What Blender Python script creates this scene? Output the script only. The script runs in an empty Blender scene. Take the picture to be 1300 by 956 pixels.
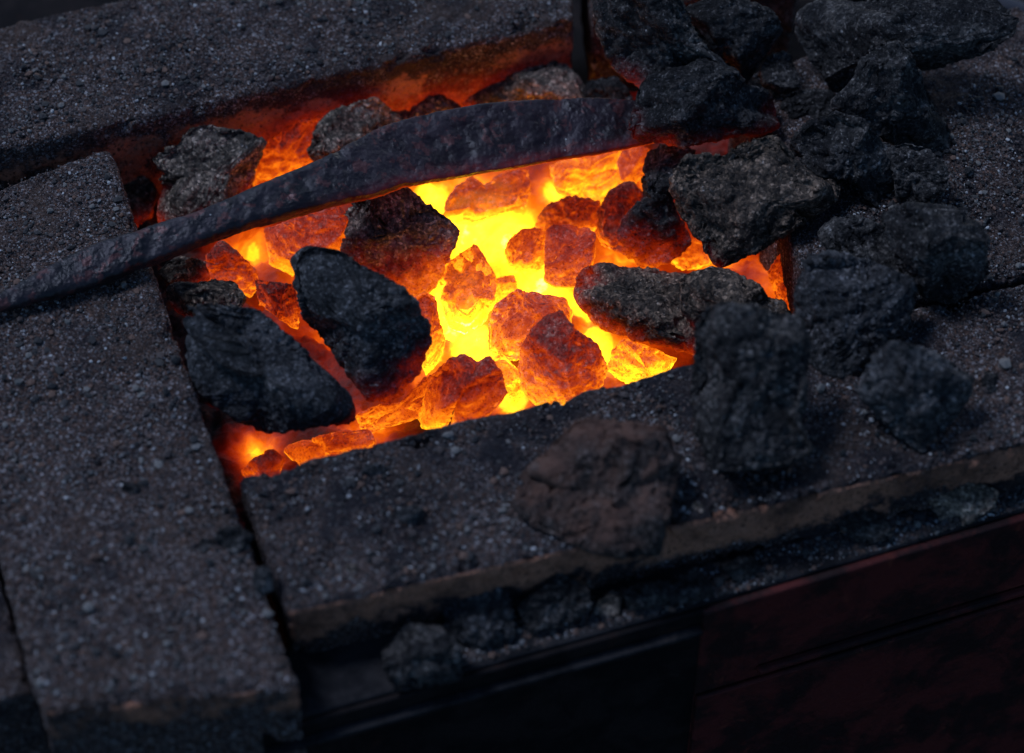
import bpy, bmesh, math, random
import numpy as np
from mathutils import Vector, Matrix

SC = bpy.context.scene
COL = SC.collection
W, H = 1300.0, 956.0
rng = np.random.default_rng(7)

# ------------------------------------------------------------------ camera
PITCH = math.radians(52.0)
FOC, SENS = 85.0, 36.0
FRAME = 0.47
DIST = FRAME * FOC / SENS
X = np.array([1.0, 0.0, 0.0])
F = np.array([0.0, math.cos(PITCH), -math.sin(PITCH)])      # view direction
U = np.array([0.0, math.sin(PITCH), math.cos(PITCH)])       # camera up
N = -F
CAM = -F * DIST

def ray(px, py):
    k = SENS / FOC / W
    return F + X * ((px - W / 2) * k) + U * ((H / 2 - py) * k)

def at(px, py, z=0.0):
    d = ray(px, py)
    return CAM + d * ((z - CAM[2]) / d[2])

cd = bpy.data.cameras.new('camera')
cam = bpy.data.objects.new('camera', cd)
COL.objects.link(cam)
cam.location = CAM
cam.rotation_euler = (math.pi / 2 - PITCH, 0, 0)
cd.lens, cd.sensor_width = FOC, SENS
cd.clip_start, cd.clip_end = 0.02, 100
cd.dof.use_dof = True
cd.dof.focus_distance = float(np.dot(at(650, 310, -0.01) - CAM, F))
cd.dof.aperture_fstop = 4.0
cd.dof.aperture_blades = 8
SC.camera = cam

# ------------------------------------------------------------------ numpy noise
_perm = np.random.default_rng(11).permutation(256)
_perm = np.concatenate([_perm, _perm, _perm]).astype(np.int64)
_g = np.random.default_rng(12).normal(size=(256, 3))
_g /= np.linalg.norm(_g, axis=1)[:, None]

def perlin(p):
    i = np.floor(p).astype(np.int64)
    f = p - i
    i &= 255
    u = f * f * f * (f * (f * 6 - 15) + 10)
    r = np.zeros(len(p))
    for dx in (0, 1):
        wx = u[:, 0] if dx else 1 - u[:, 0]
        a = _perm[(i[:, 0] + dx) & 255]
        for dy in (0, 1):
            wy = u[:, 1] if dy else 1 - u[:, 1]
            b = _perm[a + ((i[:, 1] + dy) & 255)]
            for dz in (0, 1):
                wz = u[:, 2] if dz else 1 - u[:, 2]
                h = _perm[b + ((i[:, 2] + dz) & 255)]
                g = _g[h]
                r += wx * wy * wz * (g[:, 0] * (f[:, 0] - dx) + g[:, 1] * (f[:, 1] - dy) + g[:, 2] * (f[:, 2] - dz))
    return r * 1.5

def fbm(p, o=3, gain=0.5):
    r, a = np.zeros(len(p)), 1.0
    for k in range(o):
        r += a * perlin(p * 2.03 ** k + 17.3 * k)
        a *= gain
    return r

def ridged(p, o=2):
    r, a = np.zeros(len(p)), 1.0
    for k in range(o):
        r += a * (1 - 2 * np.abs(perlin(p * 2.1 ** k + 31.7 * k)))
        a *= 0.5
    return r

def smooth(x, a, b):
    t = np.clip((x - a) / (b - a), 0, 1)
    return t * t * (3 - 2 * t)

# ------------------------------------------------------------------ mesh helpers
def mesh_from(name, verts, faces, mat=None, smooth_shade=True, attrs=None):
    verts = np.asarray(verts, dtype=np.float32)
    faces = np.asarray(faces, dtype=np.int32)
    k = faces.shape[1]
    me = bpy.data.meshes.new(name)
    me.vertices.add(len(verts)); me.vertices.foreach_set('co', verts.ravel())
    me.loops.add(faces.size); me.loops.foreach_set('vertex_index', faces.ravel())
    me.polygons.add(len(faces))
    me.polygons.foreach_set('loop_start', np.arange(0, faces.size, k, dtype=np.int32))
    me.polygons.foreach_set('loop_total', np.full(len(faces), k, dtype=np.int32))
    me.polygons.foreach_set('use_smooth', np.full(len(faces), smooth_shade, dtype=bool))
    for n, v in (attrs or {}).items():
        a = me.attributes.new(n, 'FLOAT', 'POINT')
        a.data.foreach_set('value', np.asarray(v, dtype=np.float32))
    me.update(calc_edges=True)
    me.validate()
    if mat: me.materials.append(mat)
    return me

def obj(name, me, parent=None, loc=None):
    o = bpy.data.objects.new(name, me)
    COL.objects.link(o)
    if loc is not None: o.location = loc
    if parent: o.parent = parent
    return o

def tag(o, label=None, cat=None, group=None, kind=None):
    if label: o['label'] = label
    if cat: o['category'] = cat
    if group: o['group'] = group
    if kind: o['kind'] = kind
    return o

_ico = {}
def ico(s):
    if s not in _ico:
        bm = bmesh.new()
        bmesh.ops.create_icosphere(bm, subdivisions=s, radius=1)
        bm.verts.ensure_lookup_table()
        v = np.array([x.co[:] for x in bm.verts]); f = np.array([[q.index for q in p.verts] for p in bm.faces])
        bm.free(); _ico[s] = (v / np.linalg.norm(v, axis=1)[:, None], f)
    return _ico[s]

def vnormals(v, f):
    fn = np.cross(v[f[:, 1]] - v[f[:, 0]], v[f[:, 2]] - v[f[:, 0]])
    n = np.zeros_like(v)
    for k in range(f.shape[1]): 
        for c in range(3): n[:, c] += np.bincount(f[:, k], fn[:, c], len(v))
    return n / (np.linalg.norm(n, axis=1)[:, None] + 1e-12)

# ------------------------------------------------------------------ materials
class NT:
    def __init__(s, name):
        s.m = bpy.data.materials.new(name); s.m.use_nodes = True
        s.t = s.m.node_tree; s.t.nodes.clear()
        s.out = s.n('ShaderNodeOutputMaterial')
        s.tc = s.n('ShaderNodeTexCoord').outputs['Object']
    def n(s, t, **kw):
        x = s.t.nodes.new(t)
        for k, v in kw.items(): setattr(x, k, v)
        return x
    def l(s, a, b): s.t.links.new(a, b)
    def set(s, sock, v):
        if hasattr(v, 'links'): s.l(v, sock)
        else: sock.default_value = v
    def noise(s, scale, detail=4, rough=0.6, co=None, dist=0):
        x = s.n('ShaderNodeTexNoise')
        s.l(co or s.tc, x.inputs['Vector'])
        x.inputs['Scale'].default_value = scale; x.inputs['Detail'].default_value = detail
        x.inputs['Roughness'].default_value = rough; x.inputs['Distortion'].default_value = dist
        return x.outputs['Fac']
    def voro(s, scale, feature='F1', out='Distance', rnd=1.0, co=None):
        x = s.n('ShaderNodeTexVoronoi', feature=feature)
        s.l(co or s.tc, x.inputs['Vector']); x.inputs['Scale'].default_value = scale
        x.inputs['Randomness'].default_value = rnd
        return x.outputs[out]
    def math(s, op, a, b=0.0, c=0.0, clamp=False):
        x = s.n('ShaderNodeMath', operation=op, use_clamp=clamp)
        for i, v in enumerate((a, b, c)): s.set(x.inputs[i], v)
        return x.outputs[0]
    def mr(s, v, a, b, c=0.0, d=1.0, smooth=True):
        x = s.n('ShaderNodeMapRange', interpolation_type='SMOOTHSTEP' if smooth else 'LINEAR')
        for i, q in enumerate((v, a, b, c, d)): s.set(x.inputs[i], q)
        return x.outputs[0]
    def mix(s, f, a, b, mode='MIX'):
        x = s.n('ShaderNodeMix', data_type='RGBA', blend_type=mode)
        s.set(x.inputs[0], f)
        for i, v in ((6, a), (7, b)):
            s.set(x.inputs[i], (*v, 1) if isinstance(v, tuple) and len(v) == 3 else v)
        return x.outputs[2]
    def ramp(s, v, stops, interp='LINEAR'):
        x = s.n('ShaderNodeValToRGB'); s.l(v, x.inputs[0])
        r = x.color_ramp; r.interpolation = interp
        while len(r.elements) > 1: r.elements.remove(r.elements[-1])
        r.elements[0].position = stops[0][0]; r.elements[0].color = (*stops[0][1], 1)
        for p, c in stops[1:]:
            e = r.elements.new(p); e.color = (*c, 1)
        return x.outputs[0]
    def bump(s, h, dist, strength=1.0, normal=None):
        x = s.n('ShaderNodeBump'); s.l(h, x.inputs['Height'])
        x.inputs['Distance'].default_value = dist; x.inputs['Strength'].default_value = strength
        if normal: s.l(normal, x.inputs['Normal'])
        return x.outputs[0]
    def attr(s, name):
        x = s.n('ShaderNodeAttribute', attribute_name=name); return x.outputs['Fac']
    def rand(s): return s.n('ShaderNodeObjectInfo').outputs['Random']
    def finish(s, color, rough, normal=None, emis=None, estr=None, metal=0.0, spec=0.5):
        b = s.n('ShaderNodeBsdfPrincipled')
        s.set(b.inputs['Base Color'], (*color, 1) if isinstance(color, tuple) else color)
        s.set(b.inputs['Roughness'], rough); s.set(b.inputs['Metallic'], metal)
        b.inputs['Specular IOR Level'].default_value = spec
        if normal: s.l(normal, b.inputs['Normal'])
        if emis is not None:
            s.l(emis, b.inputs['Emission Color']); s.set(b.inputs['Emission Strength'], estr)
        s.l(b.outputs[0], s.out.inputs[0])
        return s.m

HUE = [(0.0, (1, .02, 0)), (.22, (1, .035, .001)), (.36, (1, .062, .0015)), (.5, (1, .13, .003)),
       (.62, (1, .27, .007)), (.75, (1, .48, .010)), (.87, (1, .64, .018)), (.97, (1, .80, .30))]
def incandescence(t, T, gain=2.6):
    """colour and strength of the light a piece of burning coal gives off at temperature T"""
    c = t.ramp(t.math('DIVIDE', T, 1.2), HUE)
    s = t.math('MULTIPLY', t.math('POWER', t.math('MAXIMUM', T, 0.0), 2.6), gain)
    return c, s

def coal_mat(name, dark, mid, pale, pale_amt=0.5, pore=1.0, rough=0.8, rust=0.0, glow_gain=2.6, crust=0.2):
    t = NT(name)
    r = t.rand()
    big = t.noise(60, 5, .65)
    fine = t.noise(420, 6, .7)
    col = t.mix(t.mr(t.math('ADD', big, t.math('MULTIPLY', t.math('SUBTRACT', fine, .5), .8)), .38, .66), dark, mid)
    sp = t.noise(900, 3, .7)
    col = t.mix(t.mr(sp, .60, .74, 0, .55), col, pale)
    ash = t.math('MULTIPLY', t.mr(t.noise(95, 4, .7, dist=.6), .60, .72), t.mr(t.noise(700, 3, .7), .42, .62))
    col = t.mix(t.math('MULTIPLY', ash, pale_amt), col, pale)
    # stray white ash flecks
    fl = t.mr(t.voro(210), .0, .17, 1, 0)
    sel = t.mr(t.noise(120, 2, .5), .56, .62)
    col = t.mix(t.math('MULTIPLY', t.math('MULTIPLY', fl, sel), pale_amt), col, tuple(min(.55, c * 1.8) for c in pale))
    vc = t.n('ShaderNodeTexVoronoi'); t.l(t.tc, vc.inputs['Vector']); vc.inputs['Scale'].default_value = 750
    vs = t.n('ShaderNodeSeparateColor'); t.l(vc.outputs['Color'], vs.inputs[0])
    col = t.mix(1.0, col, t.ramp(vs.outputs[0], [(0, (.35, .35, .36)), (.55, (.9, .88, .86)), (.85, (1.5, 1.4, 1.3)), (.95, (2.6, 2.5, 2.4))]), 'MULTIPLY')
    if rust:
        col = t.mix(t.math('MULTIPLY', t.mr(t.noise(40, 4, .6, dist=.4), .34, .68), rust), col, (.17, .088, .064))
    col = t.mix(1.0, col, t.mix(r, (.72, .72, .74), (1.2, 1.18, 1.15)), 'MULTIPLY')
    pores = t.mr(t.voro(330), .0, .45)
    pores2 = t.mr(t.voro(900), .0, .5)
    n1 = t.bump(t.noise(230, 6, .72), .0022, 1.0)
    n2 = t.bump(pores, .0007, .75 * pore, n1)
    n3 = t.bump(pores2, .00035, .75 * pore, n2)
    n4 = t.bump(t.noise(2200, 3, .6), .0003, .6, n3)
    heat = t.attr('glow_level')
    T = t.math('ADD', heat, t.math('MULTIPLY', t.math('SUBTRACT', t.noise(260, 5, .7), .5), t.math('MULTIPLY', crust * 2, t.mr(heat, .05, .3))))
    T = t.math('SUBTRACT', T, t.math('MULTIPLY', t.mr(t.noise(1000, 3, .7), .5, .72), t.math('MULTIPLY', .22, t.mr(heat, .0, .2))))
    ec, es = incandescence(t, T, glow_gain)
    t.m.cycles.emission_sampling = 'NONE'
    return t.finish(col, t.mr(fine, .3, .7, rough - .15, rough + .1), n4, ec, es, spec=.28)

M = {}
M['coke'] = coal_mat('black_coke', (.012, .012, .014), (.085, .082, .082), (.36, .36, .36), .7)
M['blue'] = coal_mat('smooth_black_coal', (.024, .026, .030), (.100, .102, .110), (.26, .27, .28), .55, .6, .68)
M['grey'] = coal_mat('ashy_grey_clinker', (.10, .084, .070), (.38, .31, .255), (.50, .50, .50), .9)
M['brown'] = coal_mat('brown_clinker', (.065, .050, .040), (.29, .21, .155), (.42, .41, .40), .7)
M['rust'] = coal_mat('rust_stained_clinker', (.03, .026, .026), (.10, .085, .08), (.28, .26, .25), .5, 1, .8, .95)
M['ember'] = coal_mat('glowing_coal', (.06, .04, .034), (.20, .125, .10), (.34, .28, .26), .5, 1.0, .85, 0, 2.9, .12)

def bed_mat():
    t = NT('burning_bed')
    heat = t.attr('glow_level')
    T = t.math('ADD', heat, t.math('MULTIPLY', t.math('SUBTRACT', t.noise(110, 5, .65), .5), .34))
    ec, es = incandescence(t, T, 3.2)
    return t.finish((.05, .035, .03), .9, t.bump(t.noise(300, 5, .7), .002), ec, es)
M['bed'] = bed_mat()

def brick_mat():
    t = NT('sooty_firebrick')
    geo = t.n('ShaderNodeNewGeometry')
    nz = t.n('ShaderNodeSeparateXYZ'); t.l(geo.outputs['Normal'], nz.inputs[0])
    v = t.n('ShaderNodeTexVoronoi'); t.l(t.tc, v.inputs['Vector']); v.inputs['Scale'].default_value = 820
    sx = t.n('ShaderNodeSeparateColor'); t.l(v.outputs['Color'], sx.inputs[0])
    v2 = t.n('ShaderNodeTexVoronoi'); t.l(t.tc, v2.inputs['Vector']); v2.inputs['Scale'].default_value = 1700
    sx2 = t.n('ShaderNodeSeparateColor'); t.l(v2.outputs['Color'], sx2.inputs[0])
    stops = [(0, (.012, .011, .012)), (.28, (.034, .028, .030)), (.48, (.075, .054, .050)), (.62, (.20, .10, .066)),
             (.74, (.085, .075, .082)), (.85, (.24, .17, .145)), (.94, (.34, .31, .32)), (1, (.8, .78, .8))]
    soot = t.mix(.5, t.ramp(sx.outputs[0], stops), t.ramp(sx2.outputs[1], stops))
    dust = t.math('ADD', t.noise(34, 5, .65), t.attr('dust'))
    soot = t.mix(t.mr(dust, .46, .72, 0, .9), soot, (.021, .022, .029))       # coal dust drifts
    soot = t.mix(t.mr(t.noise(22, 4, .6, dist=.5), .52, .72, 0, .55), soot, (.10, .066, .052))
    clay = t.mix(t.noise(70, 6, .7), (.50, .205, .115), (.70, .35, .235))
    clay = t.mix(t.mr(t.noise(500, 4, .7), .52, .68), clay, (.07, .05, .04))
    clay = t.mix(t.mr(t.noise(26, 5, .65), .46, .66, 0, .7), clay, (.045, .037, .035))
    edge = t.attr('bare')
    bare = t.math('ADD', edge, t.math('MULTIPLY', t.math('SUBTRACT', t.noise(90, 5, .7), .5), .9))
    bare = t.math('SUBTRACT', bare, t.math('MULTIPLY', t.mr(t.noise(30, 5, .7), .45, .65), .42))
    col = t.mix(t.mr(bare, .36, .66), soot, clay)
    h1 = t.bump(t.noise(420, 5, .75), .0016, 1.0)
    h2 = t.bump(t.math('MULTIPLY', t.mr(v.outputs['Distance'], 0, .6, 1, 0), sx.outputs[1]), .0011, .9, h1)
    h3 = t.bump(t.mr(v2.outputs['Distance'], 0, .6, 1, 0), .0005, .9, h2)
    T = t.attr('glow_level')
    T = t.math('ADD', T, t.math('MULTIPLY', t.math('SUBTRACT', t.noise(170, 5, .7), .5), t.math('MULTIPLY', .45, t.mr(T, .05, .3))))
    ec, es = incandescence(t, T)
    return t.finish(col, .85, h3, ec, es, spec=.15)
M['brick'] = brick_mat()

def grit_mat():
    t = NT('loose_grit')
    col = t.ramp(t.attr('tone'), [(0, (.015, .015, .018)), (.3, (.04, .038, .038)), (.5, (.085, .06, .055)), (.66, (.16, .085, .058)),
                                  (.8, (.09, .09, .10)), (.9, (.17, .16, .15)), (.96, (.32, .32, .33)), (1, (.6, .6, .6))])
    return t.finish(col, .7, t.bump(t.noise(1500, 3, .6), .0003), spec=.5)
M['grit'] = grit_mat()

def steel_mat():
    t = NT('scaled_steel')
    n = t.noise(70, 6, .7); f = t.noise(450, 5, .7)
    col = t.mix(t.mr(n, .38, .64), (.012, .012, .016), (.036, .029, .038))
    sc = t.mr(t.noise(130, 4, .65, dist=.3), .54, .60)
    col = t.mix(t.math('MULTIPLY', sc, .8), col, (.10, .035, .035))
    col = t.mix(t.mr(t.noise(55, 5, .7), .56, .64, 0, .8), col, (.010, .010, .012))
    col = t.mix(t.mr(f, .62, .75, 0, .5), col, (.02, .02, .025))
    fl = t.math('MULTIPLY', t.mr(t.voro(130), .0, .10, 1, 0), t.mr(t.noise(60, 2), .58, .62))
    col = t.mix(fl, col, (.4, .4, .4))
    b = t.bump(t.noise(160, 5, .65, dist=.1), .0005, .6)
    b = t.bump(t.mr(t.voro(150, 'SMOOTH_F1'), .1, .6), .0008, .6, b)
    b = t.bump(f, .0005, .6, b)
    heat = t.attr('glow_level')
    T = t.math('ADD', heat, t.math('MULTIPLY', t.math('SUBTRACT', t.noise(180, 4, .7), .5), t.math('MULTIPLY', .35, t.mr(heat, .02, .2))))
    ec, es = incandescence(t, T)
    return t.finish(col, t.mr(n, .3, .7, .32, .55), b, ec, es, metal=.35, spec=.5)
M['steel'] = steel_mat()

def rust_panel_mat(name, a, b, c, spec=.25):
    t = NT(name)
    n = t.noise(26, 7, .7, dist=.3); f = t.noise(300, 5, .7)
    col = t.mix(t.mr(n, .42, .6), a, b)
    col = t.mix(t.mr(t.noise(60, 6, .7, dist=.4), .60, .70, 0, .8), col, c)
    col = t.mix(t.mr(f, .55, .75, 0, .6), col, a)
    return t.finish(col, t.mr(f, .3, .7, .55, .85), t.bump(t.noise(160, 6, .7), .0009, .8), spec=spec)
M['panel'] = rust_panel_mat('rusty_red_plate', (.022, .009, .009), (.105, .019, .017), (.17, .04, .025))
M['ledge'] = rust_panel_mat('gritty_ledge', (.012, .012, .014), (.035, .032, .034), (.07, .055, .05), .1)
M['dark_iron'] = rust_panel_mat('sooty_iron', (.010, .009, .010), (.022, .017, .017), (.04, .02, .016), .06)
M['ground'] = rust_panel_mat('earth_floor', (.006, .006, .006), (.012, .012, .011), (.016, .015, .014), .02)
M['pipe'] = rust_panel_mat('blue_grey_pipe', (.03, .035, .05), (.05, .055, .07), (.07, .07, .08))

# ------------------------------------------------------------------ burning bed
BEDZ = -0.060
HOT = [(600, 268, 48, .50), (548, 245, 30, .45), (705, 235, 20, .42), (760, 225, 45, .22), (650, 300, 45, .55), (575, 378, 36, .56),
       (603, 432, 28, .58), (690, 350, 28, .60), (740, 375, 24, .45), (758, 425, 28, .42), (790, 455, 40, .25), (320, 310, 26, .32), (395, 350, 28, .30),
       (325, 566, 24, .34), (310, 560, 14, .05), (470, 540, 22, .25), (985, 345, 28, .26), (905, 325, 30, .30), (650, 495, 30, .42), (540, 440, 25, .45), (780, 330, 30, .3),
       (390, 200, 45, .16), (600, 120, 45, .12)]
_hot = [(at(a, b, BEDZ + .01)[:2], c * FRAME / W * 1.15, d) for a, b, c, d in HOT]
PIT = np.array([at(*q, 0.0)[:2] for q in [(120, 178), (740, 28), (960, 60), (1050, 417), (303, 606)]])
_pc = at(610, 330, BEDZ)[:2]
def bed_heat(p):
    e = p - _pc
    h = .24 + .30 * np.exp(-((e[:, 0] / .125) ** 2 + (e[:, 1] / .095) ** 2))
    a, q = at(150, 200, 0)[:2], at(330, 700, 0)[:2]; n = np.array([(q - a)[1], -(q - a)[0]]); n /= np.linalg.norm(n)
    n = n if n[0] > 0 else -n
    h *= .25 + .75 * smooth((p - a) @ n, .002, .040)              # the fire dies down against the left brick
    b = h.copy()
    for c, s, d in _hot:
        h = np.maximum(h, b + (.50 + d - b) * np.exp(-(((p[:, 0] - c[0]) ** 2 + ((p[:, 1] - c[1]) / 1.2) ** 2) / (2 * s * s))))
    return h

def in_pit(p, grow=.010):
    c = PIT.mean(0); d = np.full(len(p), 1e9)
    for a, b in zip(PIT, np.roll(PIT, -1, 0)):
        n = np.array([(b - a)[1], -(b - a)[0]]); n /= np.linalg.norm(n)
        if np.dot(c - a, n) < 0: n = -n
        d = np.minimum(d, (p - a) @ n)
    return d > -grow

def worley2(p, scale, seed):
    """distance to the nearest random point, 2D"""
    r = np.random.default_rng(seed); q = p * scale
    i = np.floor(q).astype(int); best = np.full(len(p), 9.0)
    jit = r.random((64, 64, 2))
    for dx in (-1, 0, 1):
        for dy in (-1, 0, 1):
            c = i + (dx, dy)
            pt = c + jit[c[:, 0] % 64, c[:, 1] % 64]
            best = np.minimum(best, np.linalg.norm(q - pt, axis=1))
    return best

def build_bed():
    x = np.linspace(-.21, .17, 420); y = np.linspace(-.10, .27, 410)
    gx, gy = np.meshgrid(x, y)
    p = np.stack([gx.ravel(), gy.ravel()], 1)
    w = worley2(p + .0015 * np.stack([perlin(np.c_[p * 300, p[:, :1] * 0]), perlin(np.c_[p * 300, p[:, :1] * 0 + 9])], 1), 42, 5)
    lump = np.sqrt(np.clip(1 - (w / .75) ** 2, 0, 1))
    z = BEDZ + .013 * lump + .004 * fbm(np.c_[p * 120, p[:, :1] * 0], 4) - .006
    heat = bed_heat(p) + .10 * (1 - lump) - .14 * lump * (bed_heat(p) < .8) + .05 * fbm(np.c_[p * 70, p[:, :1] * 0 + 3.3], 2)
    heat = np.minimum(heat, 1.0 + .35 * (heat - 1.0))
    nx, ny = len(x), len(y)
    a = (np.arange(ny - 1)[:, None] * nx + np.arange(nx - 1)[None]).ravel()
    f = np.stack([a, a + 1, a + nx + 1, a + nx], 1)
    f = f[in_pit(p)[f].all(1)]
    o = obj('burning_coal_bed', mesh_from('burning_coal_bed', np.c_[p, z], f, M['bed'], attrs={'glow_level': heat}))
    tag(o, 'yellow and orange bed of burning coal at the bottom of the brick pit', 'coal bed', kind='stuff')
build_bed()

# ------------------------------------------------------------------ lumps of coal
PXM = FRAME / W
FIRE = at(620, 350, -.05)

def lump(name, mat, outline, rest, label, thick=.75, heat=None, cat='coal', group=None, seed=0, cuts=9, rough=1.0, box=.72, smooth_iter=1, side=0.):
    """A solid lump: outline in photograph pixels gives its breadth and height, THICK its depth; REST is the height it rests at.
    HEAT = (temperature at its underside, at its top, fraction of its height over which it cools)."""
    r = np.random.default_rng(seed + 1000)
    P = np.array(outline, float)
    c = (P.min(0) + P.max(0)) / 2 * .5 + P.mean(0) * .5
    area = .5 * abs(np.dot(P[:, 0], np.roll(P[:, 1], 1)) - np.dot(P[:, 1], np.roll(P[:, 0], 1)))
    R = math.sqrt(area / math.pi)
    Q = (P - c) * (1, -1)
    # radial function of the outline
    nth = 720
    th = np.linspace(-math.pi, math.pi, nth, endpoint=False)
    dirs = np.stack([np.cos(th), np.sin(th)], 1)
    A, B = Q, np.roll(Q, -1, 0)
    rad = np.zeros(nth)
    for a, b in zip(A, B):
        e = b - a
        den = dirs[:, 0] * e[1] - dirs[:, 1] * e[0]
        den = np.where(abs(den) < 1e-9, 1e-9, den)
        t = (a[0] * e[1] - a[1] * e[0]) / den
        s = (a[0] * dirs[:, 1] - a[1] * dirs[:, 0]) / den
        rad = np.where((t > 0) & (s >= 0) & (s <= 1), np.maximum(rad, t), rad)
    rad = np.where(rad <= 0, R, rad)
    k = np.array([1, 2, 3, 2, 1.]); k /= k.sum()
    for _ in range(smooth_iter * 2): rad = sum(w * np.roll(rad, d) for w, d in zip(k, (-2, -1, 0, 1, 2)))
    sub = 7 if R > 75 else 6 if R > 26 else 5 if R > 11 else 4
    d, f = ico(sub)
    rot = Matrix.Rotation(r.random() * 6.28, 3, Vector(r.normal(size=3)).normalized())
    d = d @ np.array(rot).T
    phi = np.arctan2(d[:, 1], d[:, 0])
    rr = np.interp(phi, np.append(th, math.pi), np.append(rad, rad[0])) * 1.02
    rho = np.sqrt(d[:, 0] ** 2 + d[:, 1] ** 2)
    fr = rho ** box
    v = np.stack([rr * fr * np.cos(phi), rr * fr * np.sin(phi), thick * R * np.sign(d[:, 2]) * np.abs(d[:, 2]) ** box], 1) / R
    for q in range(cuts):
        n = r.normal(size=3)
        n[2] = abs(n[2]) * .9 + .35 if q % 3 else -abs(n[2])
        n /= np.linalg.norm(n)
        h = v @ n
        lim = np.quantile(h, r.uniform(.60, .88))
        v -= np.outer(np.maximum(h - lim, 0) * .97, n)
    # rough, broken surface
    nn = vnormals(v, f)
    off = r.random(3) * 50
    # fewer wobbles at the rim so that the outline keeps its shape
    rim = .45 + .55 * np.abs(nn[:, 2])
    big = .15 * min(1, rough) * fbm(v * 1.35 + off, 2) * rim
    v += nn * big[:, None]
    # bring the worn shape back to its traced breadth
    v[:, :2] -= (v[:, :2].max(0) + v[:, :2].min(0)) / 2 - (Q.max(0) + Q.min(0)) / 2 / R
    nb = 120
    for _ in range(3):
        pv = np.arctan2(v[:, 1], v[:, 0]); rv = np.hypot(v[:, 0], v[:, 1])
        bi = ((pv + math.pi) / (2 * math.pi) * nb).astype(int) % nb
        mx = np.zeros(nb); np.maximum.at(mx, bi, rv)
        tc = (np.arange(nb) + .5) / nb * 2 * math.pi - math.pi
        want = np.interp(tc, np.append(th, math.pi), np.append(rad, rad[0])) / R
        fac = np.clip(want / np.maximum(mx, .05), .6, 1.7)
        fac = (np.roll(fac, 1) + 2 * fac + np.roll(fac, -1)) / 4
        fv = np.interp(pv, np.concatenate([[tc[-1] - 2 * math.pi], tc, [tc[0] + 2 * math.pi]]), np.concatenate([[fac[-1]], fac, [fac[0]]]))
        v[:, :2] *= fv[:, None]
    nn = vnormals(v, f)
    S = R * PXM
    ms = v * S * 1000                                     # millimetres
    dsp = rough * (.044 * ridged(v * 2.1 + off, 3) + .038 * fbm(v * 4.5 + off, 4)) * (.5 + .5 * np.abs(nn[:, 2]))
    dsp += rough * (.85 * fbm(ms / 3.6 + off, 3) + .28 * ridged(ms / 1.7 + off, 2) + .25 * fbm(ms / .9 + off, 2)) / (S * 1000) * min(1, S / .012)
    # pits
    pit = np.maximum(perlin(ms / 4.2 + off + 9) - .22, 0) + .6 * np.maximum(perlin(ms / 2.1 + off + 5) - .25, 0)
    dsp -= rough * pit * 3.2 / (S * 1000) * min(1, S / .012)
    v += nn * dsp[:, None]
    basis = np.stack([X, U, N])                           # camera-facing frame only orients the traced breadth
    zc = rest + .8 * R * PXM
    for _ in range(4):
        C = at(c[0], c[1], zc)
        sc = R * np.dot(C - CAM, F) * SENS / FOC / W
        w = v @ basis * sc
        lo = C[2] + np.quantile(w[:, 2], .003)
        zc += rest - lo
    ht = np.zeros(len(w))
    if heat:
        hb, tp, span = heat
        s = (w[:, 2] - w[:, 2].min()) / np.ptp(w[:, 2])
        s = s + .10 * fbm(v * 2.2 + off + 5, 3)
        if side:                                          # the flank turned to the heart of the fire stays hot higher up
            g = FIRE - C; g /= np.linalg.norm(g)
            q = w @ g; s = s - side * smooth(q / np.abs(q).max(), -.1, 1.0)
        ht = hb + (tp - hb) * np.clip((s - .02) / span, 0, 1) ** .8 if tp < .1 else hb + (tp + .11 - hb) * smooth(s, .02, span + .1)
    if heat and heat[1] >= .1:                             # burning coal: open tops and raised crust cool first, cracks stay bright
        n2 = vnormals(w, f)
        ht = ht + .15 - .24 * np.clip(n2[:, 2], 0, 1) ** 1.5 - np.clip((dsp - dsp.mean()) * .40, -.05, .05) + .04 * fbm(v * 1.8 + off + 2, 2)
    o = obj(name, mesh_from(name, w, f, M[mat], attrs={'glow_level': ht}), loc=C)
    return tag(o, label, cat, group)

G_COLD = 'cold coals heaped round the fire'
G_HOT = 'glowing coals in the fire'
G_LEDGE = 'small stones lying on the front ledge'

def cold(mat, outline, rest, label, **k):
    k.setdefault('side', .22)
    lump('coal_lump', mat, outline, rest, label, group=G_COLD, seed=len(COL.objects), **k)
def hot(outline, rest, label, heat, **k):
    k.setdefault('rough', .7)
    lump('glowing_coal', 'ember', outline, rest, label, cuts=k.pop('cuts', 7), heat=heat, group=G_HOT, seed=len(COL.objects), cat='glowing coal', **k)

# back row, behind the steel bar
cold('grey', [(231,173),(245,162),(259,157),(270,159),(280,165),(308,166),(325,172),(338,180),(331,196),(321,217),(310,238),(300,262),(262,290),(225,292),(198,285),(192,268),(201,235),(204,217),(192,205),(196,197),(206,191),(229,182)], -.048,
     'grey brown ash coated coal behind the narrow tang end of the steel bar', heat=(.46, 0, .5), thick=.7)
cold('grey', [(392,188),(398,168),(412,150),(430,138),(455,128),(480,122),(500,138),(522,155),(530,175),(480,210),(420,225),(400,212)], -.045,
     'pale grey speckled coal peeking out behind the middle of the steel bar', heat=(.4, 0, .3))
cold('brown', [(496,128),(508,110),(522,100),(545,103),(570,120),(590,140),(570,160),(520,165),(502,150)], -.045,
     'small dark reddish coal between the speckled grey coal and the flat pale one', heat=(.5, .02, .45))
cold('grey', [(580,126),(590,115),(620,100),(650,84),(676,72),(700,74),(718,82),(738,105),(755,135),(700,150),(620,150),(590,138)], -.042,
     'flat pale grey coal with a peaked top behind the broad end of the steel bar', heat=(.45, 0, .3))
cold('brown', [(148,222),(160,216),(175,218),(195,232),(200,250),(190,275),(175,290),(160,270)], -.055,
     'small shadowed coal in the gap beside the corner of the left firebrick', heat=(.42, 0, .5))
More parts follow.
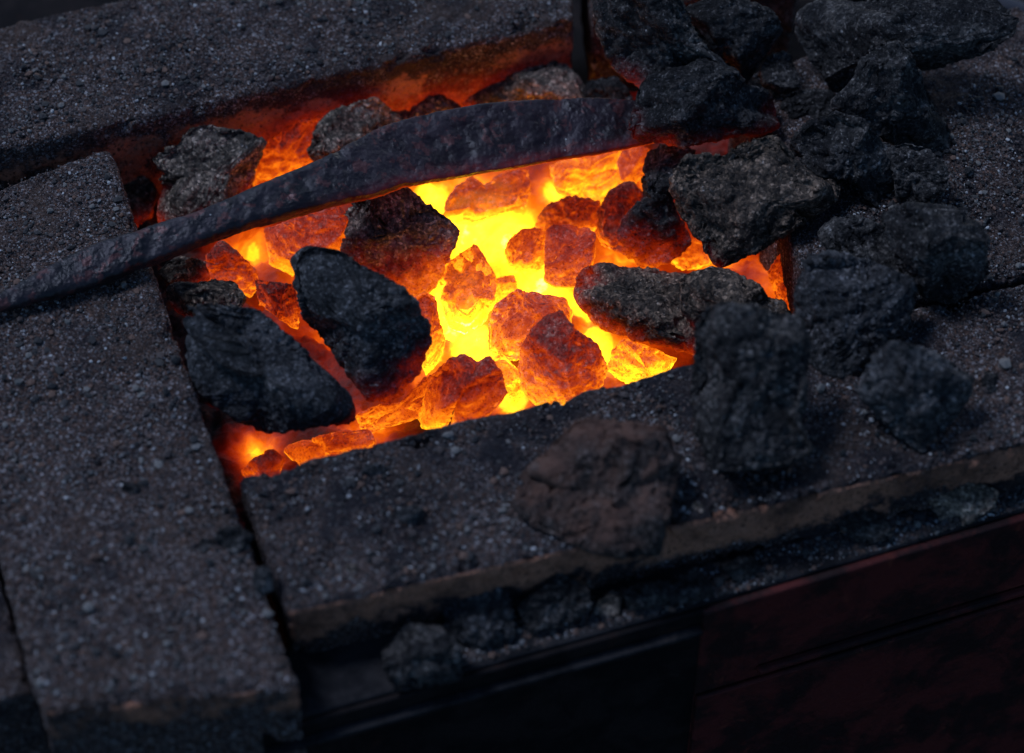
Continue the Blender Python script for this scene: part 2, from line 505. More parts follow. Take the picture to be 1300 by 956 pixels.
cold('coke', [(735,122),(745,105),(765,98),(785,100),(800,118),(802,140),(780,150),(745,145)], -.04,
     'small dark coal in the black gap at the far end of the steel bar', heat=(.3, 0, .4))

# left side of the fire
cold('grey', [(437,272),(445,253),(462,240),(480,231),(497,228),(514,233),(530,250),(552,268),(584,292),(577,315),(564,340),(553,368),(527,378),(490,362),(455,345),(433,318),(440,292)], -.048,
     'large brown angular coal in front of the steel bar, its right flank glowing red', heat=(.62, 0, .66), thick=.85, cuts=12)
cold('blue', [(370,326),(382,316),(402,313),(432,317),(460,335),(500,357),(527,382),(543,412),(546,435),(530,470),(508,503),(490,512),(465,508),(450,490),(432,462),(405,427),(383,405),(375,365)], -.030,
     'large dark blue grey coal with white flecks tilted against the bright core', heat=(.42, 0, .36), cuts=12)
cold('blue', [(226,408),(238,391),(262,383),(292,385),(322,390),(348,406),(372,430),(397,457),(422,480),(445,502),(453,528),(445,540),(400,543),(352,550),(325,547),(292,530),(265,511),(246,494),(233,452)], -.026,
     'largest smooth black coal bridging the left firebrick and the front corner', thick=.6, cuts=10, rough=.8, heat=(.2, 0, .12))
cold('brown', [(206,366),(222,357),(248,360),(272,355),(298,360),(313,380),(300,398),(262,402),(232,402),(214,388)], -.025,
     'pale flat coal tucked above the largest smooth black coal', heat=(.25, 0, .3))
cold('brown', [(203,345),(214,332),(238,325),(258,332),(265,352),(244,366),(212,364)], -.03,
     'small brown coal against the left firebrick just below the steel bar', heat=(.4, .02, .5))
hot([(256,335),(268,318),(282,306),(300,318),(325,343),(329,362),(316,378),(275,372),(258,352)], -.050,
    'dull red pointed coal below the thin part of the steel bar', (.62, .2, .8))
hot([(322,354),(345,357),(372,362),(380,395),(378,420),(355,405),(328,385)], -.046,
    'dull red wedge of coal left of the dark blue grey one', (.58, .16, .7))
hot([(336,290),(370,278),(430,258),(448,285),(440,312),(420,325),(382,330),(372,350),(340,335)], -.052,
    'smooth red coal tucked under the middle of the steel bar', (.66, .3, .9), rough=.6)

# the bright core
hot([(560,280),(566,258),(578,238),(600,222),(613,236),(632,222),(652,214),(670,214),(674,240),(668,264),(640,270),(600,285)], -.054,
    'two lobed red coal just below the bright edge of the steel bar', (.86, .40, .65), rough=.6)
hot([(698,210),(730,195),(795,180),(800,215),(785,245),(765,262),(728,255),(706,245)], -.058,
    'mottled orange block at the far wall under the broad end of the bar', (.80, .55, .9), rough=.6)
hot([(676,292),(684,272),(700,258),(730,248),(762,256),(768,290),(740,305),(695,305)], -.054,
    'domed red coal with a dark top behind the upright post shaped coal', (.78, .28, .75))
hot([(693,292),(700,286),(722,284),(748,288),(757,296),(755,325),(748,352),(735,366),(705,366),(690,357)], -.052,
    'upright post shaped red coal with a flat top in the bright core', (.80, .32, .95), box=.55, cuts=3, rough=.35)
hot([(640,318),(648,302),(662,291),(684,290),(696,300),(696,335),(675,348),(646,345)], -.056,
    'small pale orange coal left of the upright post shaped one', (.86, .46, .8))
hot([(558,352),(570,332),(588,318),(605,309),(617,328),(630,350),(629,382),(616,408),(592,425),(570,414),(560,385)], -.056,
    'tall orange coal with a sooty tip standing in the white hot core', (.98, .42, .85), thick=.7)
hot([(624,360),(636,350),(652,350),(658,366),(648,384),(630,388)], -.054,
    'smallest pale orange coal beside the tall sooty tipped one', (.86, .58, .9))
hot([(620,408),(628,390),(640,377),(657,368),(684,373),(716,377),(728,398),(720,430),(690,455),(645,458),(620,445)], -.050,
    'wide orange coal with a grainy dull top in the middle of the fire', (.80, .40, .8))
hot([(658,470),(663,440),(675,418),(693,402),(712,395),(730,418),(758,437),(774,468),(760,495),(720,512),(680,515),(662,495)], -.046,
    'speckled dark red coal leaning on the front brick, topped by a black crust', (.72, .22, .7))
hot([(533,545),(538,505),(548,476),(570,455),(588,450),(606,460),(622,452),(637,474),(646,503),(640,530),(590,545)], -.048,
    'rounded red coal with wavy dark bands at the front brick', (.70, .26, .75))
hot([(450,528),(480,514),(510,510),(545,472),(550,490),(538,530),(530,560),(470,565)], -.052,
    'dull red coal wedged between the dark blue grey coal and front brick', (.68, .34, .9))
hot([(524,378),(540,370),(554,380),(558,405),(565,432),(556,458),(540,480),(532,450),(540,425)], -.054,
    'orange coal showing behind the right flank of the dark blue grey coal', (.80, .36, .85))
hot([(612,460),(640,452),(658,470),(668,490),(685,508),(650,520),(632,490)], -.060,
    'pale orange slab between the banded coal and the speckled one', (.84, .64, .9), rough=.5)
hot([(770,470),(778,445),(792,430),(822,440),(860,455),(850,475),(800,490)], -.054,
    'rough orange coal under the log shaped coal', (.80, .55, .9))
hot([(350,580),(365,565),(430,548),(470,545),(480,565),(420,585),(360,600)], -.056,
    'long red coal glowing in the slit along the front brick', (.66, .42, .9), rough=.6)
hot([(305,598),(322,582),(345,570),(362,582),(352,606),(320,622)], -.052,
    'small dull red coal in the front corner of the pit', (.55, .2, .9))
hot([(322,240),(330,205),(345,178),(380,158),(412,150),(415,180),(404,214),(400,232),(350,255),(330,255)], -.060,
    'low orange red coal glowing between two grey coals behind the bar', (.68, .26, .85), rough=1.1)

# right side of the fire
hot([(757,296),(758,270),(768,250),(786,232),(806,228),(820,248),(808,275),(800,300),(796,328),(776,318),(764,310)], -.048,
    'dark red coal left of the black two lobed one', (.62, .18, .6))
hot([(783,205),(790,190),(808,182),(824,190),(820,215),(806,236),(790,238)], -.045,
    'salmon red coal glowing at the far end of the bar', (.62, .40, .95), rough=.6)
cold('coke', [(783,296),(790,278),(806,262),(820,248),(816,222),(823,192),(845,180),(872,186),(886,198),(864,216),(850,236),(856,264),(872,290),(878,306),(862,324),(835,338),(812,336),(795,326)], -.045,
     'black two lobed coal at the right rim of the bright core', heat=(.62, 0, .65))
cold('brown', [(727,378),(733,350),(752,333),(776,333),(811,340),(856,346),(900,346),(930,362),(940,400),(920,440),(884,450),(850,441),(797,428),(757,412)], -.042,
     'log shaped brown coal lying across the fire, red underneath', heat=(.80, 0, .74), side=.06, thick=.8, cuts=6, box=.7)
cold('brown', [(862,352),(905,340),(936,346),(966,364),(974,378),(995,383),(1006,403),(1010,435),(960,445),(900,430),(870,400)], -.030,
     'dark coal between the log shaped coal and the tall blurred one', heat=(.4, 0, .25))
cold('brown', [(853,216),(870,198),(895,196),(919,197),(940,181),(965,174),(988,170),(996,184),(1016,206),(1040,224),(1066,236),(1058,256),(1034,277),(984,304),(945,328),(920,342),(905,335),(893,312),(871,277),(850,243)], -.018,
     'large brown grey pitted coal with a white ash ring, right of the fire', cuts=10, heat=(.3, 0, .14), thick=.7)
hot([(975,345),(990,322),(1015,300),(1035,300),(1040,345),(1030,390),(1008,402),(985,375)], -.050,
    'dull red coal deep in the triangular gap on the right', (.55, .28, .95))
hot([(848,330),(862,318),(880,304),(905,310),(900,335),(870,348)], -.056,
    'small orange coal showing under the black two lobed one', (.75, .5, .95))

# heap at the right
cold('coke', [(757,-25),(754,10),(758,36),(770,64),(784,90),(806,103),(830,118),(880,120),(930,105),(935,92),(903,70),(880,42),(868,14),(850,-25)], .004,
     'big rough black coal at the top of the heap with a red lit belly', cuts=8, thick=.8, heat=(.30, 0, .22))
cold('coke', [(812,112),(800,143),(795,165),(804,180),(838,182),(872,188),(903,178),(942,170),(971,170),(990,162),(984,130),(975,112),(945,106),(930,88),(895,78),(850,92),(825,98)], -.006,
     'broad black coal resting on the far end of the steel bar', cuts=8, thick=.8, heat=(.36, 0, .5))
cold('coke', [(864,12),(890,0),(940,-5),(984,18),(994,40),(972,72),(948,108),(934,102),(925,85),(890,58)], .0,
     'smooth topped grey black coal at the upper edge, behind the rough one', rough=.7)
cold('coke', [(964,92),(974,72),(992,64),(1004,70),(1013,92),(1016,112),(992,118),(968,108)], .0,
     'small rounded black coal in the dark cleft of the heap', rough=.7)
cold('coke', [(985,135),(1005,120),(1030,112),(1056,115),(1070,142),(1045,182),(1010,185),(990,165)], -.012,
     'dark coal low in the heap behind the pitted brown grey one')
cold('coke', [(1013,28),(1020,8),(1040,-8),(1240,-14),(1262,8),(1284,30),(1279,54),(1248,74),(1189,84),(1120,98),(1062,116),(1046,90),(1024,60)], .0,
     'widest coal at the upper right corner with a pale left edge', thick=.65, cuts=5, box=.85, rough=.7)
cold('coke', [(1056,134),(1082,104),(1098,72),(1120,56),(1136,50),(1152,70),(1170,90),(1186,120),(1216,162),(1212,190),(1150,190),(1120,170),(1080,155)], .0,
     'peaked black coal in front of the widest one', cuts=11)
cold('coke', [(1000,182),(1012,164),(1028,152),(1058,145),(1092,152),(1117,180),(1146,194),(1140,230),(1118,264),(1103,258),(1078,228),(1040,226),(1016,208)], -.004,
     'knobbly black coal at the centre of the right heap', cuts=10)
cold('coke', [(1120,190),(1150,180),(1180,190),(1202,212),(1202,240),(1166,260),(1142,250),(1135,218)], .0,
     'layered black coal right of the knobbly one')
cold('brown', [(1038,234),(1056,224),(1069,238),(1062,256),(1050,265),(1040,256)], .004,
     'tiny brownish coal at the right corner of the pitted brown grey one')
cold('coke', [(1040,296),(1058,278),(1085,272),(1125,290),(1150,325),(1150,350),(1100,345),(1060,325)], .0,
     'flat dark coal half hidden behind the blue grey coal right of the fire')
cold('coke', [(1117,270),(1150,258),(1210,264),(1250,300),(1256,348),(1216,387),(1175,376),(1142,340),(1125,300)], .0,
     'broad matt black coal at the right edge on the gritty brick', cuts=8)
cold('blue', [(1010,372),(1018,345),(1032,324),(1060,318),(1110,330),(1166,356),(1158,395),(1150,425),(1112,450),(1082,475),(1052,482),(1032,458),(1022,425),(1012,400)], -.004,
     'blue grey coal with crisp edges just right of the tall blurred one', cuts=12)
cold('blue', [(1094,500),(1104,462),(1116,442),(1136,432),(1196,449),(1246,478),(1240,502),(1218,536),(1178,574),(1146,555)], -.002,
     'dark kite shaped coal nearest the right front edge', cuts=12)
cold('coke', [(884,456),(884,418),(894,394),(920,384),(988,394),(1024,407),(1034,440),(1024,494),(1018,540),(1036,572),(1000,588),(950,596),(903,598),(891,563),(881,508)], -.002,
     'tall blurred black coal standing on the front brick', thick=.7, cuts=10)
cold('rust', [(652,640),(664,598),(700,572),(738,532),(786,536),(844,544),(866,588),(850,640),(836,704),(786,708),(716,690),(676,668)], -.002,
     'blurred rust stained coal closest to the camera on the front brick', cuts=16, thick=.85)

# stones along the front ledge
LZ = -.034
def ledge(mat, outline, label, **k):
    lump('coal_lump', mat, outline, LZ - .002, label, group=G_LEDGE, seed=len(COL.objects), **k)
ledge('blue', [(562,770),(570,752),(600,745),(638,733),(650,770),(656,806),(626,829),(586,816),(565,796)], 'largest blue black stone on the front ledge, with a pointed corner', cuts=11)
ledge('coke', [(655,770),(680,746),(710,726),(746,745),(752,772),(730,788),(672,802)], 'dark peaked stone second from the left on the front ledge')
ledge('grey', [(752,776),(764,758),(778,749),(789,757),(786,781),(758,784)], 'small pale stone chip on the front ledge')
ledge('coke', [(790,756),(808,741),(850,738),(858,764),(800,775)], 'low black stone beside the small pale chip on the ledge')
ledge('coke', [(846,752),(862,736),(882,722),(906,742),(908,758),(852,768)], 'small gritty stone where the two front plates meet')
ledge('grey', [(1176,632),(1188,616),(1220,610),(1250,616),(1269,626),(1262,646),(1226,666),(1196,666)], 'brown grey stone alone at the right end of the ledge', cuts=11)
ledge('coke', [(1062,664),(1090,642),(1122,655),(1134,682),(1092,694)], 'black crumbling stone left of the brown grey one on the ledge')
ledge('coke', [(484,830),(515,795),(558,796),(584,822),(586,866),(500,880)], 'shadowed black stone at the left end of the front ledge')
ledge('coke', [(916,722),(936,706),(960,708),(964,728),(940,742)], 'tiny dark stone under the overhang of the front brick')

# crumbs and pebbles lying on the bricks
def crumb(name, mat, x, y, rx, ry, label, cat, z=0.0):
    r = np.random.default_rng(int(x + y)); n = 9
    a = np.linspace(0, 2 * math.pi, n, endpoint=False) + r.normal(0, .12, n); q = r.uniform(.75, 1.1, n)
    lump(name, mat, [(x + rx * k * math.cos(b), y - ry * k * math.sin(b)) for b, k in zip(a, q)], z - .0015, label, cat=cat,
         group='crumbs and pebbles on the bricks', seed=len(COL.objects), thick=.6, cuts=6)
crumb('coal_crumb', 'coke', 296, 682, 26, 16, 'black coal crumb at the joint between left and front firebricks', 'coal crumb')
crumb('coal_crumb', 'coke', 262, 690, 11, 8, 'smaller black crumb just left of the one at the brick joint', 'coal crumb')
crumb('coal_crumb', 'blue', 334, 738, 15, 19, 'upright blue black crumb near the front corner of the front firebrick', 'coal crumb')
crumb('coal_crumb', 'coke', 166, 621, 13, 10, 'lone black crumb in the middle of the left firebrick', 'coal crumb')
crumb('coal_crumb', 'blue', 520, 654, 20, 13, 'bluish crumb on the front firebrick left of the rust stained coal', 'coal crumb')
crumb('coal_crumb', 'blue', 476, 598, 20, 11, 'flat bluish crumb close under the fire edge of the front firebrick', 'coal crumb')
crumb('coal_crumb', 'coke', 1258, 488, 12, 19, 'thin black shard right of the kite shaped coal', 'coal crumb')
crumb('pebble', 'grey', 447, 724, 8, 8, 'pale pebble near the front edge of the front firebrick', 'pebble')
crumb('pebble', 'grey', 886, 645, 9, 8, 'white pebble at the front rim below the tall blurred coal', 'pebble')
crumb('pebble', 'brown', 1172, 405, 6, 6, 'tan pebble beside the blue grey coal on the right firebrick', 'pebble')
crumb('pebble', 'blue', 1230, 218, 7, 7, 'blue chip on the gritty right firebrick near the layered coal', 'pebble')

# low flames over the heart of the fire: thin glowing gas
def flame_mat():
    t = NT('low_flame')
    t.t.nodes.remove(t.out); t.out = t.n('ShaderNodeOutputMaterial')
    co = t.n('ShaderNodeTexCoord').outputs['Object']
    ln = t.n('ShaderNodeVectorMath', operation='LENGTH'); t.l(co, ln.inputs[0])
    fall = t.mr(ln.outputs['Value'], 1.0, .15)
    den = t.math('MULTIPLY', fall, t.mr(t.noise(2.2, 3, .55, co=co, dist=.5), .36, .66))
    e = t.n('ShaderNodeEmission'); e.inputs['Color'].default_value = (1, .36, .012, 1)
    t.l(t.math('MULTIPLY', den, 75.0), e.inputs['Strength']); t.l(e.outputs[0], t.out.inputs['Volume'])
    return t.m
M['flame'] = flame_mat()
def flame(px, py, sx, sy, sz, label):
    v, f = ico(4)
    v = v * (1 + .12 * fbm(v * 1.7 + px, 2))[:, None]
    o = obj('flame', mesh_from('flame', v, f, M['flame']), loc=at(px, py, -.045))
    o.scale = (sx, sy, sz); tag(o, label, 'flame', 'low flames in the fire')
flame(610, 272, .042, .030, .017, 'wide low yellow flame under the bright edge of the steel bar')
flame(588, 395, .019, .034, .015, 'narrow yellow flame between the dark blue grey coal and the tall orange coal')

# ------------------------------------------------------------------ firebricks
def brick(name, quad, z0, h, label, bare_front=0., step=.00085, r=.004, edgew=.006, chips=1.0, rough=1.0, inner=0., dust=.025):
    """QUAD: top corners in pixels at height z0: far-left, far-right, near-right, near-left. A rounded box, chipped and rough."""
    q = [at(a, b, z0) for a, b in quad]
    L = max(np.linalg.norm(q[1] - q[0]), np.linalg.norm(q[2] - q[3])); D = max(np.linalg.norm(q[3] - q[0]), np.linalg.norm(q[2] - q[1]))
    dims = np.array([L, D, h]); n = np.maximum((dims / step).astype(int), 6)
    V, Fs, base = [], [], 0
    for ax in range(3):
        for sgn in (0, 1):
            if ax == 2 and sgn == 0: continue
            u, w = [(1, 2), (2, 0), (0, 1)][ax]
            a = np.linspace(0, dims[u], n[u]); b = np.linspace(0, dims[w], n[w])
            ga, gb = np.meshgrid(a, b)
            p = np.zeros((ga.size, 3)); p[:, u] = ga.ravel(); p[:, w] = gb.ravel(); p[:, ax] = dims[ax] * sgn
            i = (np.arange(n[w] - 1)[:, None] * n[u] + np.arange(n[u] - 1)[None]).ravel()
            f = np.stack([i, i + 1, i + n[u] + 1, i + n[u]], 1)
            if sgn == 0: f = f[:, ::-1]
            V.append(p); Fs.append(f + base); base += len(p)
    v = np.concatenate(V); f = np.concatenate(Fs)
    off = np.array([quad[0][0] * .37, quad[0][1] * .21, 3.])
    half = dims / 2
    c = v - half
    rr = r * (1 + .5 * perlin(v * 40 + off))[:, None]
    core = np.clip(c, -(half - rr), half - rr)
    dlt = c - core
    ln = np.linalg.norm(dlt, axis=1)[:, None]
    nrm = dlt / (ln + 1e-9)
    p = core + nrm * np.minimum(rr, ln)
    # only the amount past the rounding counts at the rims
    dist_edge = np.sort(half - np.abs(c), axis=1)[:, 1]          # distance to the nearest edge along the face
    chip = chips * np.maximum(fbm(v * 60 + off, 3) - .18, 0) * np.exp(-dist_edge / .006) * .012
    dsp = rough * (.0013 * fbm(v * 26 + off, 3) + .0008 * fbm(v * 160 + off, 3) + .0005 * fbm(v * 520 + off, 2)) - chip
    p = p + nrm * dsp[:, None] + half
    uu, vv = p[:, 0] / L, 1 - p[:, 1] / D
    Q = [np.array(x) for x in q]
    wpos = (np.outer((1 - uu) * (1 - vv), Q[0]) + np.outer(uu * (1 - vv), Q[1]) + np.outer(uu * vv, Q[2]) + np.outer((1 - uu) * vv, Q[3]))
    wpos[:, 2] = z0 - h + p[:, 2]
    topness = np.clip(nrm[:, 2], 0, 1)
    bare = np.where(nrm[:, 2] > .85, .0, .0)
    bare = bare + .52 * inner * smooth(nrm[:, 2], .6, .1) * smooth(dims[2] - p[:, 2], .004, .02)
    bare = bare + bare_front * smooth(nrm[:, 2], .97, .5) * (1.0 - .75 * smooth((dims[2] - p[:, 2]), .010, .034)) * smooth(-nrm[:, 1], .2, .6)  # bare clay at the upper edge; shade on the lower face put into colour
    dep = dims[2] - p[:, 2]
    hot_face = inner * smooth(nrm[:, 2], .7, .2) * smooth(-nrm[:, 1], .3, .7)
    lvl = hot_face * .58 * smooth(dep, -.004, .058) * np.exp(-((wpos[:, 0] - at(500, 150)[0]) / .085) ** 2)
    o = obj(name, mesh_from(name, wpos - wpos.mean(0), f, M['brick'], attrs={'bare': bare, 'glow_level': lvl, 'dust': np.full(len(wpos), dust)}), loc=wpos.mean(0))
    tag(o, label, 'firebrick', 'firebricks round the fire')
    # weld the seams between the six faces
    bm = bmesh.new(); bm.from_mesh(o.data); bmesh.ops.remove_doubles(bm, verts=bm.verts, dist=.00002)
    bm.to_mesh(o.data); bm.free()
    return o

BH = .065
brick('firebrick', [(-120, 282), (139, 184), (379, 872), (52, 905)], .0, BH, 'long gritty firebrick down the left side under the tang of the steel bar', .55, dust=-.05)
brick('firebrick', [(302, 604), (1345, 345), (1350, 556), (366, 779)], .0, .0425, 'front firebrick with a bare tan clay edge', 1.0, dust=.09, chips=2.4)
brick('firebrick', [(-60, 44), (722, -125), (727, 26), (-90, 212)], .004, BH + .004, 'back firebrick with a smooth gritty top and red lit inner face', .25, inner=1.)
brick('firebrick', [(737, -130), (990, -190), (1018, -40), (752, 22)], .0, BH, 'firebrick behind the heap, only its left end showing', .2)
brick('firebrick', [(930, 92), (1330, -5), (1345, 339), (1042, 413)], -.001, BH, 'right hand firebrick strewn with grit under the coal heap', .3)
brick('firebrick', [(-140, 440), (-25, 650), (44, 880), (-150, 920)], -.012, BH, 'dark firebrick barely showing at the lower left corner', .1, step=.0015)

# ------------------------------------------------------------------ steel bar
def steel_bar():
    top = [(-30,384),(0,373),(30,357),(60,340),(95,323),(130,307),(190,288),(250,270),(330,237),(420,200),(460,180),(500,160),(545,146),(620,133),(700,127),(760,126),(830,130),(880,134)]
    bot = [(-30,402),(0,397),(30,391),(60,384),(95,374),(130,362),(190,338),(250,314),(330,287),(420,263),(460,254),(500,240),(545,231),(620,218),(700,204),(760,194),(830,181),(880,172)]
    zz = [.007,.007,.007,.007,.007,.008,.010,.012,.013,.013,.013,.012,.011,.010,.008,.007,.005,.004]
    th = [.006,.007,.008,.009,.0095,.0100,.0105,.011,.011,.0095,.0080,.0062,.005,.0045,.0045,.0045,.0045,.0045]
    rd = [.9,.9,.85,.75,.68,.62,.58,.55,.5,.40,.3,.2,.12,.1,.1,.1,.1,.1]
    n0 = len(top)
    P = np.array([at(*a, z) for a, z in zip(top, zz)]); Qb = np.array([at(*b, z) for b, z in zip(bot, zz)])
    s = np.linspace(0, n0 - 1, 900); kx = np.arange(n0)
    def ip(a):
        a = np.asarray(a, float)
        r = np.interp(s, kx, a)
        k = np.hanning(37); k /= k.sum()
        return np.convolve(np.pad(r, 18, mode='edge'), k, 'valid')
    A = np.stack([ip(P[:, i]) for i in range(3)], 1); B = np.stack([ip(Qb[:, i]) for i in range(3)], 1)
    C = (A + B) / 2; Wd = np.linalg.norm(A - B, axis=1) / 2
    up = np.array([0, -.32, .95]); up /= np.linalg.norm(up)
    tang = np.gradient(C, axis=0); tang /= np.linalg.norm(tang, axis=1)[:, None]
    side = np.cross(up, tang); side /= np.linalg.norm(side, axis=1)[:, None]
    nup = np.cross(tang, side)
    T, Rd = ip(th) / 2, ip(rd)
    Wd = np.maximum(Wd * .83 - .25 * T, .002)
    m = 150
    ph = np.linspace(0, 1, m, endpoint=False); pd = np.linspace(0, 2 * math.pi, 1601)
    verts = []
    for i in range(len(s)):
        e = .10 + .70 * Rd[i]                                  # superellipse exponent: square blade to rounded tang
        cx = np.sign(np.cos(pd)) * np.abs(np.cos(pd)) ** e; cy = np.sign(np.sin(pd)) * np.abs(np.sin(pd)) ** e
        arc = np.concatenate([[0], np.cumsum(np.hypot(np.diff(cx) * Wd[i], np.diff(cy) * T[i]))])
        cx, cy = np.interp(ph * arc[-1], arc, cx), np.interp(ph * arc[-1], arc, cy)
        verts.append(C[i] + np.outer(cx * Wd[i], side[i]) + np.outer(cy * T[i], nup[i]))
    v = np.concatenate(verts)
    i = np.arange(len(s) - 1)[:, None] * m; j = np.arange(m)[None]
    f = np.stack([(i + j), (i + (j + 1) % m), (i + m + (j + 1) % m), (i + m + j)], -1).reshape(-1, 4)[:, ::-1]
    nn = vnormals(v, f)
    if np.mean(np.einsum('ij,ij->i', nn, v - np.repeat(C, m, 0))) < 0: f = f[:, ::-1]; nn = -nn
    ridge = .0003 * fbm(v * 34 + 4, 2) + .0002 * fbm(v * 190, 3) + .0002 * fbm(v * 520, 3)
    dent = -.0010 * np.maximum(fbm(v * 55 + 8, 2) - .15, 0) * 2
    v = v + nn * (ridge + dent)[:, None]
    nn = vnormals(v, f)
    # heat of the steel: red where it crosses the fire, hottest along its lower side
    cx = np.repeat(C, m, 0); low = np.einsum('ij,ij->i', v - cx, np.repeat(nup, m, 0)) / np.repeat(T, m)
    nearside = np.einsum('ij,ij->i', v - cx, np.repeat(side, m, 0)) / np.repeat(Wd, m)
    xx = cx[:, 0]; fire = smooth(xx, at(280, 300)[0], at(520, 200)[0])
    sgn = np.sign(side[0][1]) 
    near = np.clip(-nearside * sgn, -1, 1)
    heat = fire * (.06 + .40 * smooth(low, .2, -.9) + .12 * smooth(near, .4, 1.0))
    root = obj('steel_bar', None, loc=C[0])
    tag(root, 'black forged steel bar with a broad flat end and tapering tang laid across the fire', 'steel bar')
    cut = int(np.argmin(abs(C[:, 0] - at(455, 215)[0])))
    for nm, a, b in (('tang', 0, cut + 1), ('blade', cut, len(s))):
        sl = slice(a * m, b * m)
        ff = f[(f.min(1) >= a * m) & (f.max(1) < b * m)] - a * m
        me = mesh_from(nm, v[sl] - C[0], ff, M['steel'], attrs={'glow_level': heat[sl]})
        me.normals_split_custom_set_from_vertices(nn[sl].astype(np.float32).tolist())
        obj(nm, me, root)
steel_bar()

# ------------------------------------------------------------------ forge body
def prism(name, pts_top, depth_vec, mat, parent=None, bev=.0012, sub=0):
    """closed slab: polygon + extrusion vector, bevelled"""
    bm = bmesh.new()
    a = [bm.verts.new(p) for p in pts_top]; b = [bm.verts.new(np.array(p) + depth_vec) for p in pts_top]
    n = len(a)
    bm.faces.new(a); bm.faces.new(b[::-1])
    for i in range(n): bm.faces.new((a[i], b[i], b[(i + 1) % n], a[(i + 1) % n]))
    bmesh.ops.recalc_face_normals(bm, faces=bm.faces)
    bmesh.ops.bevel(bm, geom=bm.edges[:], offset=bev, segments=2, affect='EDGES', profile=.5)
    me = bpy.data.meshes.new(name); bm.to_mesh(me); bm.free(); me.materials.append(M[mat])
    return obj(name, me, parent)

body = obj('forge_tray', None, loc=(0, -.2, -.3))
tag(body, 'rusty iron forge tray with a gritty ledge and dark red front plates', 'forge')
def child(*a, **k):
    o = prism(*a, **k); o.parent = body; o.location = -np.array(body.location); return o
down = np.array([0, 0, -1.0])
LT = LZ - .001
# ledge the stones lie on: left stretch a little lower than the right one
A0, A1 = at(330, 925, LT), at(889, 768, LT)
B1 = at(1420, 612, LT)
inner = np.array([.03, .13, 0])
child('ledge', [A0, A1, B1, B1 + inner, A0 + inner], down * .004, 'ledge')
fd = (B1 - A1) / np.linalg.norm(B1 - A1); outw = np.array([fd[1], -fd[0], 0])
child('front_plate', [A1 + outw * .0005 + down * .001, B1 + outw * .0005 + down * .001, B1 + outw * .0005 + down * .24, A1 + outw * .0005 + down * .24], outw * .004, 'panel')
fl = (A1 - A0) / np.linalg.norm(A1 - A0); outl = np.array([fl[1], -fl[0], 0])
A1l = A1 - fl * .001
child('lip', [A0 + down * .0095 + outl * .0035, A1l + down * .0095 + outl * .0035, A1l + down * .0095 + outl * .0085, A0 + down * .0095 + outl * .0085], down * .003, 'ledge', bev=.0008)
child('side_plate', [A0 + down * .001 + outl * .0004, A1 + fd * .004 + down * .001 + outl * .0004, A1 + fd * .004 + down * .24 + outl * .0004, A0 + down * .24 + outl * .0004], outl * .003, 'dark_iron')
m0, m1 = A1 + fd * .03 + down * .060, B1 + down * .060
child('fold', [m0 + outw * .0047, m1 + outw * .0047, m1 + outw * .0047 + down * .004, m0 + outw * .0047 + down * .004], outw * .004, 'panel')
child('lower_plate', [A1 + outw * .0048 + down * .07, B1 + outw * .0048 + down * .07, B1 + outw * .0048 + down * .24, A1 + outw * .0048 + down * .24], outw * .003, 'panel')
# floor of the tray under bricks and fire
child('pan', [at(-300, 900, -.1), at(330, 960, -.1), at(1420, 660, -.1), at(1420, -100, -.1), at(-300, 0, -.1)], down * .01, 'dark_iron')

# things beyond the forge
me = bpy.data.meshes.new('ground')
bm = bmesh.new(); bmesh.ops.create_grid(bm, x_segments=2, y_segments=2, size=30); bm.to_mesh(me); bm.free(); me.materials.append(M['ground'])
g = obj('ground', me, loc=(0, 0, -.75)); tag(g, kind='structure')
pa, pb = at(1225, -12, -.10), at(1420, 62, -.10)
ax = pb - pa
pts = []
for k in range(24):
    b = 2 * math.pi * k / 24; n1 = np.cross(ax, (0, 0, 1)); n1 /= np.linalg.norm(n1)
    pts.append(pa + .006 * (n1 * math.cos(b) + np.array([0, 0, 1]) * math.sin(b)))
po = prism('pipe', pts, ax, 'pipe', bev=.0004)
tag(po, 'blue grey pipe in the dark beyond the upper right corner', 'pipe')

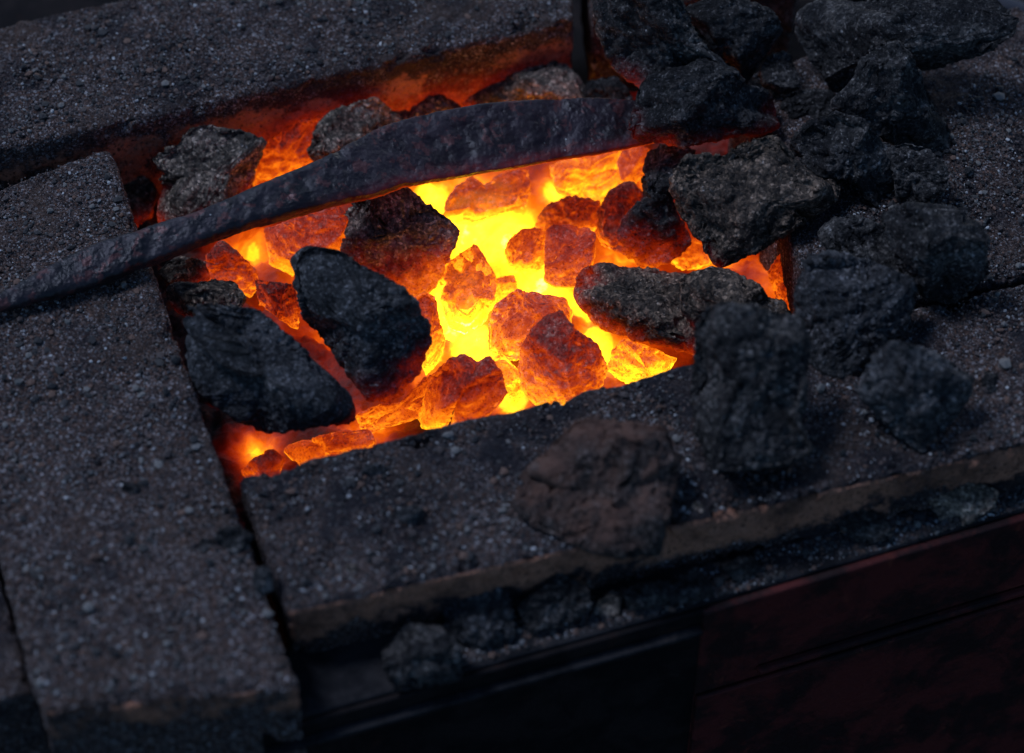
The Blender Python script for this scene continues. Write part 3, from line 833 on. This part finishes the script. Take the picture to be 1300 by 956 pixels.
# ------------------------------------------------------------------ loose grit on the bricks
def grit():
    iv, jf = ico(1)
    regs = [([(-120,282),(128,190),(374,860),(52,890)], 5200, .0), ([(306,610),(1345,352),(1350,552),(372,770)], 5200, .0),
            ([(-60,50),(722,-100),(722,20),(-80,195)], 4200, .004), ([(1040,300),(1330,10),(1345,336),(1015,418)], 3600, .0),
            ([(560,852),(889,765),(872,728),(540,812)], 1900, LZ - .001), ([(889,765),(1420,609),(1400,584),(872,726)], 3000, LZ - .001)]
    P = []
    for quad, n, z in regs:
        q = [at(a, b, z) for a, b in quad]
        n = int(n * 3.6)
        u, w = rng.random(n), rng.random(n)
        p = np.outer((1 - u) * (1 - w), q[0]) + np.outer(u * (1 - w), q[1]) + np.outer(u * w, q[2]) + np.outer((1 - u) * w, q[3])
        P.append(p[fbm(p * 30 + 2, 3) + rng.normal(0, .35, n) > -.2])
    P = np.concatenate(P); n, k = len(P), len(iv)
    sz = .00030 * np.exp(np.abs(rng.normal(0, .6, n)))
    big = rng.random(n) < .013
    sz = np.where(big, .00042 * np.exp(rng.uniform(1.1, 1.8, n)), sz)
    S = sz[:, None] * rng.uniform(.55, 1.25, (n, 3)); S[:, 2] *= .75
    a = rng.random(n) * 6.28
    v = iv[None] * (1 + rng.normal(0, .16, (n, k, 1))) * S[:, None]
    x, y = v[..., 0].copy(), v[..., 1].copy()
    v[..., 0] = x * np.cos(a)[:, None] - y * np.sin(a)[:, None]; v[..., 1] = x * np.sin(a)[:, None] + y * np.cos(a)[:, None]
    v += P[:, None]; v[..., 2] += S[:, 2:3] * .45
    tone = rng.random(n) ** .85
    tone = np.where(sz > .0013, rng.choice([.05, .1, .15, .25, .45, .62, .9], n), tone)
    V, Fc, T = [v.reshape(-1, 3)], [(jf[None] + (np.arange(n) * k)[:, None, None]).reshape(-1, 3)], [np.repeat(tone, k)]
    o = obj('grit', mesh_from('grit', np.concatenate(V), np.concatenate(Fc), M['grit'], smooth_shade=False, attrs={'tone': np.concatenate(T)}))
    tag(o, 'loose pale and brown grit scattered over bricks and ledge', 'grit', kind='stuff')
grit()

# ------------------------------------------------------------------ light
w = bpy.data.worlds.new('World'); SC.world = w; w.use_nodes = True
nt = w.node_tree; bg = nt.nodes['Background']
sky = nt.nodes.new('ShaderNodeTexSky'); sky.sky_type = 'NISHITA'; sky.sun_disc = False
sky.ozone_density = 6; sky.sun_elevation = math.radians(20); sky.sun_rotation = math.radians(20)
nt.links.new(sky.outputs[0], bg.inputs[0]); bg.inputs[1].default_value = .085
sd = bpy.data.lights.new('sun', 'SUN'); sd.energy = 1.55; sd.angle = math.radians(16); sd.color = (.66, .76, 1.0)
so = bpy.data.objects.new('sun', sd); COL.objects.link(so); so.rotation_euler = (math.radians(-14), math.radians(-30), 0)

SC.view_settings.view_transform = 'Standard'; SC.view_settings.look = 'None'
SC.view_settings.exposure = 0; SC.view_settings.gamma = 1
SC.render.engine = 'CYCLES'
SC.cycles.use_denoising = True
SC.cycles.max_bounces = 6
SC.cycles.sample_clamp_indirect = 4
